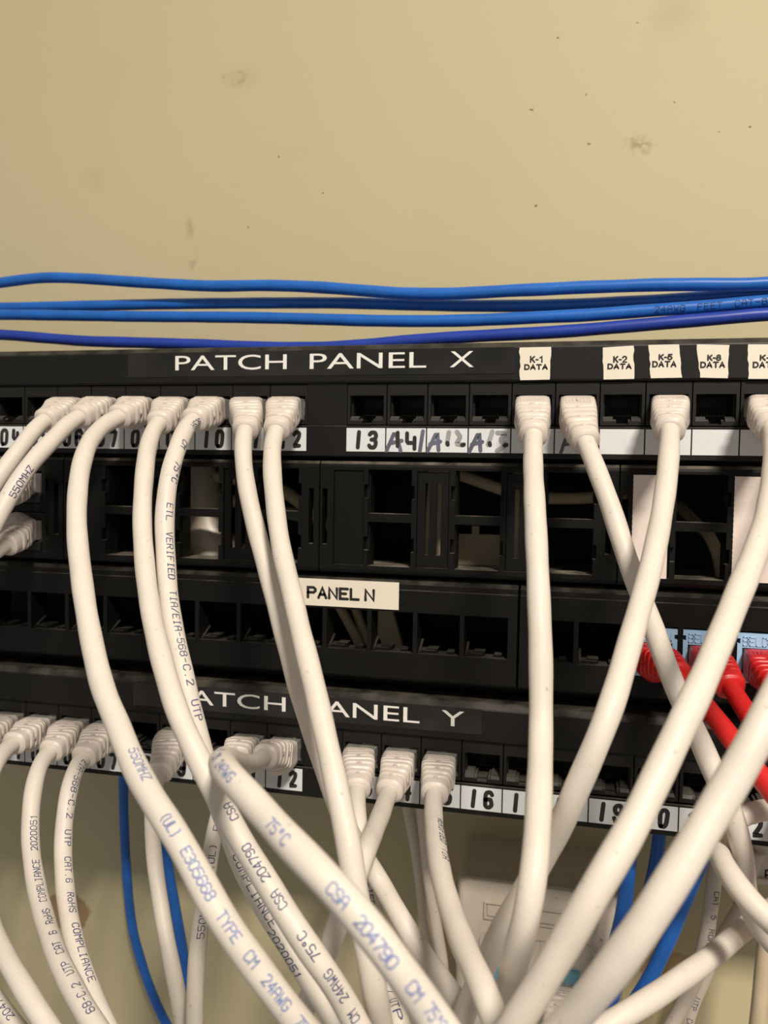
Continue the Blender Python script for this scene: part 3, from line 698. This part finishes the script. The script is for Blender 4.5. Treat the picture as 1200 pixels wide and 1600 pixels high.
patch_cable('white ribbed-boot cable plugged in next to the empty K-8 port', pxo(22, 'X'), [(1199, 652, -18), (1208, 675, -30), (1209, 730, -52), (1200, 800, -75), (1178, 870, -92), (1153, 930, -103), (1127, 995, -113), (1098, 1065, -122), (1057, 1150, -132), (1013, 1243, -140), (980, 1308, -146), (944, 1367, -150), (909, 1428, -152), (872, 1493, -152), (838, 1548, -152), (806, 1600, -152), (762, 1670, -149)], GX)
patch_cable('thick-looking white cable slanting down left in front of the red cables', pxo(23, 'X'), [(1280, 652, -18), (1293, 680, -32), (1298, 770, -70), (1288, 860, -100), (1264, 960, -124), (1232, 1050, -140), (1196, 1125, -148), (1156, 1200, -152), (1126, 1250, -154), (1097, 1300, -157), (1066, 1350, -160), (1022, 1423, -163), (980, 1483, -164), (936, 1542, -163), (886, 1600, -160), (810, 1690, -157)], GX)
# --- panel Y
patch_cable('white cable from port four of PATCH PANEL Y, lying over a blue cable', pxo(4, 'Y'), [(-12, 1146, -20), (-40, 1165, -32), (-60, 1200, -43), (-75, 1280, -52), (-75, 1400, -62), (-50, 1500, -72), (-10, 1560, -76), (22, 1602, -80), (90, 1690, -85)], GY, texts=[('204790', (20, 1600), -1, .2)])
patch_cable('unprinted white cable from port five of PATCH PANEL Y', pxo(5, 'Y'), [(40, 1150, -20), (12, 1168, -32), (-6, 1192, -43), (-25, 1240, -52), (-32, 1320, -60), (-26, 1400, -72), (-6, 1465, -86), (20, 1515, -96), (47, 1560, -102), (72, 1600, -106), (130, 1690, -112)], GY)
patch_cable('white cable printed RoHS COMPLIANCE reading upward, from port six of PATCH PANEL Y', pxo(6, 'Y'), [(95, 1160, -20), (70, 1182, -32), (57, 1210, -42), (50, 1247, -48), (47, 1300, -54), (51, 1350, -62), (60, 1400, -72), (74, 1450, -84), (92, 1500, -96), (118, 1552, -106), (146, 1600, -114), (205, 1690, -122)], GY,
    texts=[('68-C.2 UTP CAT 6 RoHS COMPLIANCE 2020051', (141, 1594), -1, .35)])
patch_cable('white cable printed RoHS COMPLIANCE reading downward, from port seven of PATCH PANEL Y', pxo(7, 'Y'), [(146, 1166, -20), (123, 1192, -32), (111, 1222, -42), (105, 1250, -47), (99, 1300, -52), (99, 1350, -58), (103, 1400, -66), (111, 1450, -75), (124, 1500, -82), (142, 1550, -88), (164, 1600, -94), (205, 1690, -98)], GY,
    texts=[('EIA-568-C.2 UTP CAT.6 RoHS COMPLIANCE', (124, 1196), 1, .5)])
patch_cable('unprinted white cable from port nine of PATCH PANEL Y, along a blue cable', pxo(9, 'Y'), [(262, 1182, -18), (248, 1210, -29), (241, 1238, -37), (237, 1270, -41), (238, 1300, -43), (242, 1350, -46), (249, 1400, -50), (257, 1450, -54), (267, 1500, -58), (277, 1550, -60), (286, 1600, -62), (300, 1700, -64)], GY, R=2.8)
patch_cable('white cable printed 550MHZ reading upward, from port eleven of PATCH PANEL Y', pxo(11, 'Y'), [(374, 1172, -18), (362, 1198, -30), (351, 1232, -42), (341, 1275, -48), (333, 1310, -52), (325, 1367, -58), (316, 1425, -62), (309, 1483, -68), (305, 1542, -72), (304, 1600, -76), (308, 1700, -80)], GY, R=2.8,
    texts=[('550MHZ', (304, 1466), -1, .15), ('(UL) E305668', (326, 1357), -1, .15)])
patch_cable('white cable looping left out of port 12 of PATCH PANEL Y', pxo(12, 'Y'), [(424, 1174, -19), (403, 1190, -31), (385, 1193, -55), (366, 1189, -88), (350, 1186, -120), (347, 1197, -138), (364, 1218, -148), (403, 1260, -154), (445, 1308, -161), (503, 1367, -167), (556, 1425, -170), (602, 1483, -172), (644, 1542, -172), (684, 1600, -170), (745, 1690, -176)], GY, clear=2.6, blen=24.,
    texts=[('PE CM 24AWG', (344, 1192), 1, 0, IB, 1.7), ('75^C', (432, 1290), 1, -.1, IB, 1.75), ('CSA 204790', (524, 1388), 1, -.1, IB, 1.5), ('CM', (629, 1524), 1, 0, IB, 1.5), ('75^C', (656, 1565), 1, .1, IB, 1.5)])
patch_cable('white cable in the first port after the gap of PATCH PANEL Y', pxo(13, 'Y'), [(562, 1205, -18), (557, 1238, -30), (559, 1275, -42), (563, 1320, -47), (572, 1385, -50), (584, 1445, -57), (598, 1510, -68), (612, 1560, -74), (625, 1600, -88), (650, 1690, -76)], GY,
    texts=[('VERIFIED TIA/EIA', (566, 1335), 1, .2), ('568-C.2 UTP', (594, 1495), 1, .1)])
patch_cable('white cable slanting left from the second port after the gap of PATCH PANEL Y', pxo(14, 'Y'), [(620, 1208, -18), (606, 1242, -31), (597, 1268, -47), (583, 1302, -66), (566, 1345, -85), (547, 1393, -91), (529, 1440, -92), (511, 1490, -90), (493, 1535, -88), (475, 1580, -86), (445, 1650, -84)], GY)
patch_cable('white cable in the last used port of PATCH PANEL Y before the empty ones', pxo(15, 'Y'), [(684, 1213, -18), (678, 1246, -31), (677, 1275, -46), (680, 1308, -62), (689, 1367, -84), (705, 1425, -100), (726, 1483, -116), (754, 1542, -130), (776, 1600, -137), (812, 1690, -139)], GY,
    texts=[('VERIFIED TIA', (690, 1290), 1, .85)])
# --- loose runs on the right
patch_cable('white cable making an S bend in front of the cream box lettered F', pxo(23, 'Y'), [(1274, 1258, -20), (1262, 1270, -32), (1236, 1264, -40), (1200, 1264, -43), (1166, 1270, -43), (1140, 1287, -46), (1122, 1316, -54), (1131, 1352, -71), (1152, 1385, -78), (1178, 1416, -82), (1215, 1450, -84), (1280, 1510, -104)], 'loose white cables in front of the wall')
patch_cable('white cable lying low across the printed pale cables and the blue cables', pxo(24, 'Y'), [(1350, 1262, -20), (1352, 1292, -31), (1320, 1340, -40), (1280, 1372, -42), (1215, 1413, -42), (1164, 1450, -46), (1118, 1490, -62), (1067, 1527, -76), (1000, 1572, -88), (940, 1607, -95), (872, 1655, -95)], 'loose white cables in front of the wall')
# --- row two, left end
for zc, cs, wd in ((-40.6, [(22, 768, -20), (-5, 785, -32), (-50, 830, -46), (-125, 925, -50)], 'upper'), (-60.4, [(25, 842, -20), (-8, 862, -33), (-55, 910, -44), (-95, 1010, -58)], 'lower')):
    o = at(57, 752 if zc > -50 else 830, -1)
    patch_cable('white cable in the %s jack of the modular panel, lever side up' % wd, (MOD_X[0]+WX[2]+WW/2, .2, zc), cs, 'white cables in the modular panel', hood=1)
# --- red cables
def redlab(t): return 'red cable plugged into the light blue jack %s' % t
for k, cs, t in ((2, [(1042, 1040, -19), (1070, 1066, -31), (1102, 1103, -44), (1132, 1140, -55), (1168, 1188, -64), (1206, 1236, -72), (1270, 1320, -84)], 'nearest the empty bays'),
                 (3, [(1128, 1054, -19), (1150, 1086, -31), (1172, 1122, -43), (1202, 1166, -54), (1250, 1230, -62), (1312, 1310, -66)], 'second from the empty bays'),
                 (4, [(1206, 1058, -17), (1226, 1090, -29), (1262, 1150, -46), (1335, 1240, -50)], 'third from the empty bays')):
    patch_cable(redlab(t), (BX[2]+3.4+k*BAY+8.1, -.8, -87.4-9.6), cs, 'red cables in PANEL N', 'red', 'red', R=3.0, hood=-1, clear=1.2, blen=26)

# --- blue cables
def plain_cable(label, pts, m, R, group, cat='cable', texts=(), mk='ink_dark', name='network_cable'):
    NC[0] += 1
    Q = [at(*p) for p in pts]
    if group == GB: Q = [Q[0]+Vector((-190, 8, -4)), Q[0]+Vector((-90, 3, -1))]+Q+[Q[-1]+Vector((60, 0, -1)), Q[-1]+Vector((150, 4, -4))]
    elif 'windows' not in group: Q = extend(Q)
    P = spline(Q, 1.5, 12); o3 = P[0].copy()
    if texts: root = empty(name, o3); jk = tube('jacket', [p-o3 for p in P], R, m, root, 14, NC[0], .02)
    else: root = tube(name, [p-o3 for p in P], R, m, None, 14, NC[0], .02); root.location = o3*S
    tag(root, label, cat, group); RUNS.append((label, P, R))
    if texts:
        before = set(bpy.data.objects); text_on(P, R, texts, jk, mk)
        for o in set(bpy.data.objects)-before: o.location = -o3*S
    return root
def yb(u): return 44-u/1200*16
GB = 'blue cables running over the panels'
plain_cable('bright blue cable, topmost of the four along the wall', [(u, v, yb(u)) for u, v in [(-150, 464), (-60, 451), (0, 442), (67, 434), (133, 435.5), (200, 440), (267, 444), (333, 447), (420, 446), (500, 449), (567, 454), (633, 458.5), (700, 459), (750, 457), (800, 454), (850, 452), (908, 449), (967, 447), (1025, 445), (1083, 444.5), (1200, 443), (1330, 428)]], 'blue', 2.5, GB)
plain_cable('bright blue cable passing behind the one with printed letters', [(u, v, yb(u)+7) for u, v in [(-150, 486), (0, 481), (133, 478), (267, 475), (400, 473.6), (533, 473.5), (600, 475), (700, 477.5), (800, 478), (900, 476), (967, 473), (1025, 470), (1083, 466), (1142, 461), (1200, 457), (1330, 450)]], 'blue', 2.5, GB)
plain_cable('bright blue cable printed with letters over the K stickers', [(u, v, yb(u)) for u, v in [(-150, 493), (0, 492), (133, 493.5), (200, 494.5), (267, 495), (400, 496.5), (500, 499), (600, 501.5), (700, 501.5), (750, 500), (800, 498), (850, 495.5), (908, 493), (967, 489), (1025, 484.5), (1083, 481), (1142, 476), (1200, 471), (1330, 460)]], 'blue', 2.5, GB,
    texts=[('24AWG FEET CAT-6 ROHS', (1022, 485), 1, .1, 'ink_dark', 2.3)])
plain_cable('violet blue cable dipping behind the top edge of PATCH PANEL X', [(u, v, yb(u)-3) for u, v in [(-150, 520), (0, 523), (67, 528), (133, 533), (200, 535), (300, 538), (400, 542), (500, 543), (567, 539), (633, 533), (700, 528), (800, 522.5), (850, 520), (908, 516), (967, 511), (1025, 506), (1083, 501), (1142, 496), (1200, 491), (1330, 490)]], 'blue2', 2.5, GB)
GL = 'blue cables hanging below the panels'
plain_cable('thin blue cable hanging by the wall below port 7 of PATCH PANEL Y', [(196, 1060, 62), (193, 1190, 66), (193, 1250, 68), (197, 1350, 70), (207, 1450, 72), (220, 1500, 72), (237, 1550, 72), (260, 1600, 72), (320, 1690, 72)], 'blue', 2.35, GL)
plain_cable('thin blue cable hanging below port 9 of PATCH PANEL Y', [(240, 1100, 40), (246, 1240, 48), (256, 1320, 52), (270, 1400, 55), (280, 1455, 56), (289, 1510, 56), (297, 1570, 56), (304, 1640, 56)], 'blue', 2.6, GL)
plain_cable('blue cable beside the cream wall box', [(990, 1180, 30), (988, 1290, 26), (984, 1335, 24), (981, 1367, 22), (974, 1425, 20), (963, 1470, 18), (950, 1530, 15), (923, 1600, 10), (880, 1690, 5)], 'blue', 2.9, GL)
plain_cable('blue cable hanging straight below port 20 of PATCH PANEL Y', [(1040, 1180, 40), (1034, 1260, 38), (1030, 1308, 36), (1021, 1367, 34), (1006, 1420, 32), (985, 1480, 30), (960, 1550, 28), (930, 1640, 26)], 'blue', 2.6, GL)
plain_cable('blue cable slanting down left below port 21 of PATCH PANEL Y', [(1125, 1200, 32), (1115, 1290, 30), (1100, 1335, 28), (1086, 1370, 26), (1063, 1425, 24), (1038, 1483, 21), (1008, 1542, 18), (978, 1585, 16), (930, 1650, 14)], 'blue', 2.9, GL)
plain_cable('blue cable under the white cable from port four of PATCH PANEL Y', [(-60, 1130, 45), (-62, 1250, 30), (-58, 1400, 5), (-46, 1500, -15), (-25, 1560, -25), (2, 1600, -30), (50, 1680, -35)], 'blue', 2.6, GL)
# --- pale cables on the wall, and what shows through the open windows
GW = 'pale cables hanging against the wall'
plain_cable('thin pale cable touching the wall beside the jack box, the farther of two', [(622, 1150, 60), (636, 1255, 62), (650, 1330, 64), (658, 1390, 66), (664, 1440, 66), (674, 1490, 66), (680, 1560, 66), (684, 1640, 66)], 'box', 2.6, GW)
plain_cable('pale cable hanging free of the wall beside the jack box, the nearer of two', [(650, 1180, 40), (662, 1290, 44), (670, 1370, 48), (682, 1450, 50), (692, 1510, 50), (690, 1570, 50), (686, 1650, 50)], 'box', 2.7, GW)
plain_cable('printed pale cable on the wall beside the bare brown patch and blue cables', [(1128, 1200, 44), (1124, 1300, 46), (1116, 1370, 46), (1109, 1430, 46), (1101, 1478, 44), (1082, 1540, 42), (1050, 1600, 40), (1000, 1690, 38)], 'box', 3.0, GW, texts=[('CAT 5 ROHS', (1116, 1390), 1, .6, 'ink')])
plain_cable('printed pale cable on the wall crossing under the low white cable', [(1185, 1330, 60), (1160, 1410, 62), (1125, 1470, 62), (1100, 1530, 62), (1082, 1570, 62), (1070, 1610, 62), (1040, 1690, 62)], 'box', 2.8, GW, texts=[('UTP CAT', (1088, 1555), 1, .3, 'ink')])
plain_cable('beige cable hanging under the cream box lettered F', [(1200, 1440, 36), (1196, 1480, 36), (1190, 1540, 36), (1184, 1600, 36), (1176, 1690, 36)], 'beige', 3.2, GW)
GI = 'beige cables seen through the panel windows'
plain_cable('beige cable crossing the two right windows of the middle module', [(672, 728, 24), (715, 741, 24), (745, 751, 24), (782, 764, 24), (815, 773, 24), (853, 778, 24), (890, 779, 24), (930, 777, 24), (1010, 765, 26)], 'beige', 2.4, GI)
plain_cable('beige cable crossing high behind the white fitting', [(230, 715, 30), (280, 728, 30), (310, 740, 30), (345, 745, 30), (400, 752, 30), (440, 765, 28), (475, 790, 26), (520, 830, 26)], 'beige', 2.8, GI)
plain_cable('beige cable slanting low behind the white fitting', [(230, 768, 34), (290, 775, 34), (345, 780, 34), (400, 790, 34), (440, 800, 32), (476, 806, 32), (530, 815, 32)], 'beige', 2.8, GI)
plain_cable('beige cable standing behind the first slotted plate', [(692, 700, 33), (690, 760, 33), (688, 830, 33), (686, 905, 33)], 'beige', 2.4, GI)
plain_cable('beige cable standing left of it behind the slotted plate', [(678, 700, 36), (674, 760, 36), (669, 830, 36), (666, 905, 36)], 'beige', 1.6, GI)
plain_cable('beige cable standing behind the second slotted plate', [(812, 700, 33), (809, 760, 33), (806, 830, 33), (804, 905, 33)], 'beige', 2.2, GI)
plain_cable('beige cable curving behind the window between the pink strips', [(1060, 790, 52), (1092, 822, 36), (1108, 836, 27), (1118, 855, 24), (1126, 890, 24), (1130, 940, 24)], 'beige', 2.2, GI)
plain_cable('left beige cable behind the bay under the PANEL N sticker', [(520, 930, 26), (540, 965, 26), (556, 995, 26), (570, 1025, 26), (590, 1060, 26)], 'beige', 2.0, GI)
plain_cable('right beige cable behind the bay under the PANEL N sticker', [(548, 930, 30), (560, 965, 30), (572, 1000, 30), (582, 1035, 30), (592, 1060, 30)], 'beige', 2.0, GI)
mb = MB()
q = [at(*p, 30) for p in [(586, 944), (610, 944), (634, 1030), (606, 1030), (588, 985)]]
mb.poly_y([(p.x, p.z) for p in q], 30, 33); bo = mb.build('mounting_strap', 'beige', None)
tag(bo, 'beige strap slanting behind the bay right of the PANEL N bays with cables', 'strap')
# pale bracket behind the middle module
mb = MB(); a, b = at(690, 833, 42), at(806, 905, 42); c = at(742, 822, 42); d = at(752, 833, 42)
mb.poly_y([(a.x, a.z), (c.x-1.2, a.z), (c.x-1.2, c.z), (d.x-1, c.z), (d.x-1, a.z), (b.x, a.z), (b.x, b.z), (a.x, b.z)], 42, 45)
tag(mb.build('rear_bracket', 'beige', None), 'beige bracket plate behind the lower middle window', 'bracket')
# white curved fitting behind the second module
mb = MB(); p0, p1 = at(290, 700, 40), at(318, 905, 40)
mb.box(p0.x, p1.x, 40, 43, p1.z, p0.z)
fit = empty('conduit_fitting', (0, 0, 0)); mb.build('back_plate', 'box', fit)
P = spline([at(300, 700, 30), at(312, 770, 30), at(325, 830, 28), at(348, 870, 26), at(390, 890, 26)], 2, 10); tube('elbow', P, 9.5, 'box', fit, 20, 1, 0)
tag(fit, 'off-white curved fitting behind the window left of the first slotted plate', 'fitting')

# ------------------------------------------------------------------ surface box on the wall
def rrect(x0, x1, z0, z1, r, n=5):
    out = []
    for cx, cz, a0 in ((x1-r, z1-r, 0), (x0+r, z1-r, 90), (x0+r, z0+r, 180), (x1-r, z0+r, 270)):
        for k in range(n+1):
            a = math.radians(a0+90*k/n); out.append((cx+r*math.cos(a), cz+r*math.sin(a)))
    return out
FY = 46.
bl, br = at(712, 1450, FY).x, at(977, 1450, FY).x; bt, bb = -209., -320.
wb = empty('wall_box', ((bl+br)/2, WALL_Y, bb)); tag(wb, 'cream plastic surface jack box on the wall under PATCH PANEL Y', 'wall box')
off = Vector(((bl+br)/2, WALL_Y, bb))
def sub(mb): mb.v = [tuple(Vector(p)-off) for p in mb.v]; return mb
mb = MB(); loops = []
for y, g in ((WALL_Y, 1.5), (FY+6, .2), (FY+2, -.6), (FY+.6, -1.6), (FY, -3.0)):
    loops.append([(x, y, z) for x, z in rrect(bl-g, br+g, bb-g, bt+g, 5 if g > -1 else 4.5)])
n = len(loops[0]); vs = [p for l in loops for p in l]
fs = [(j*n+k, j*n+(k+1) % n, (j+1)*n+(k+1) % n, (j+1)*n+k) for j in range(len(loops)-1) for k in range(n)]+[tuple(range((len(loops)-1)*n, len(loops)*n)), tuple(reversed(range(n)))]
mb.add(vs, fs); sub(mb).build('housing', 'box', wb)
def fp(u, v): p = at(u, v, FY); return p.x, p.z
(x0, z1), (x1, z0) = fp(757, 1407), fp(893, 1452)
mb = MB(); mb.plate(x0, x1, z0, z1, FY-1.1, FY+.2, [(x0+.7, x1-.7, z0+.7, z1-.7)]); sub(mb).build('label_frame', 'box', wb)
mb = MB(); mb.box(x0+1.4, x1-1.4, FY-.8, FY+.2, z0+1.4, z1-1.4, .15); sub(mb).build('label_plate', 'box', wb)
(x0, z1), (x1, z0) = fp(750, 1452), fp(925, 1640)
mb = MB(); o_ = rrect(x0, x1, z0, z1, 4); i_ = rrect(x0+.7, x1-.7, z0+.7, z1-.7, 3.4); n = len(o_)
mb.add([(x, FY-1.0, z) for x, z in o_]+[(x, FY-1.0, z) for x, z in i_]+[(x, FY+.3, z) for x, z in o_]+[(x, FY+.3, z) for x, z in i_],
       [(k, (k+1) % n, (k+1) % n+n, k+n) for k in range(n)]+[(k, k+2*n, (k+1) % n+2*n, (k+1) % n) for k in range(n)]+[(k+n, (k+1) % n+n, (k+1) % n+3*n, k+3*n) for k in range(n)])
sub(mb).build('front_cover_rim', 'box', wb)
for u0, u1 in ((845, 900), (775, 826)):
    (xa, za), (xc, zc) = fp(u0, 1470), fp(u1, 1512)
    mb = MB(); mb.box(xa, xc, FY-.6, FY+.2, zc, za, .2); sub(mb).build('icon_plate', 'box', wb)
for u in (798, 876):
    x, z = fp(u, 1512)
    j = blue_jack(wb, x-off.x, z-off.z, FY-3-off.y, 'teal', False, .9); j['label'] = 'teal jack'
# plug in the right-hand jack of the box
x, z = fp(876, 1512)
patch_cable('white cable plugged into the teal jack of the cream wall box', (x, FY-3, z-9), [(870, 1570, FY-18), (868, 1610, FY-30), (866, 1680, FY-45)], 'white cables at the wall box')
# second box at the right edge
mb = MB(); a, b = at(1178, 1312, 60), at(1330, 1392, 60)
b2 = empty('wall_plate', ((a.x+b.x)/2, WALL_Y, b.z)); off2 = Vector(((a.x+b.x)/2, WALL_Y, b.z))
mb.box(a.x, b.x, 60, WALL_Y, b.z, a.z, 1.2); mb.box(a.x-1, b.x+1, 58, 62, b.z-1, b.z+1.5, .4); mb.v = [tuple(Vector(p)-off2) for p in mb.v]
mb.build('housing', 'box', b2); tag(b2, 'cream box lettered F on the wall behind white cables', 'wall box')
g = MB(); pz = at(1196, 1375, 59.9)
for s_ in G['F']: stroke2d(g, [(pz.x+px/4*2.6, pz.z+q_/6*4.2) for px, q_ in s_], .7, 59.85)
g.v = [tuple(Vector(p)-off2) for p in g.v]; g.build('lettering', 'print', b2)
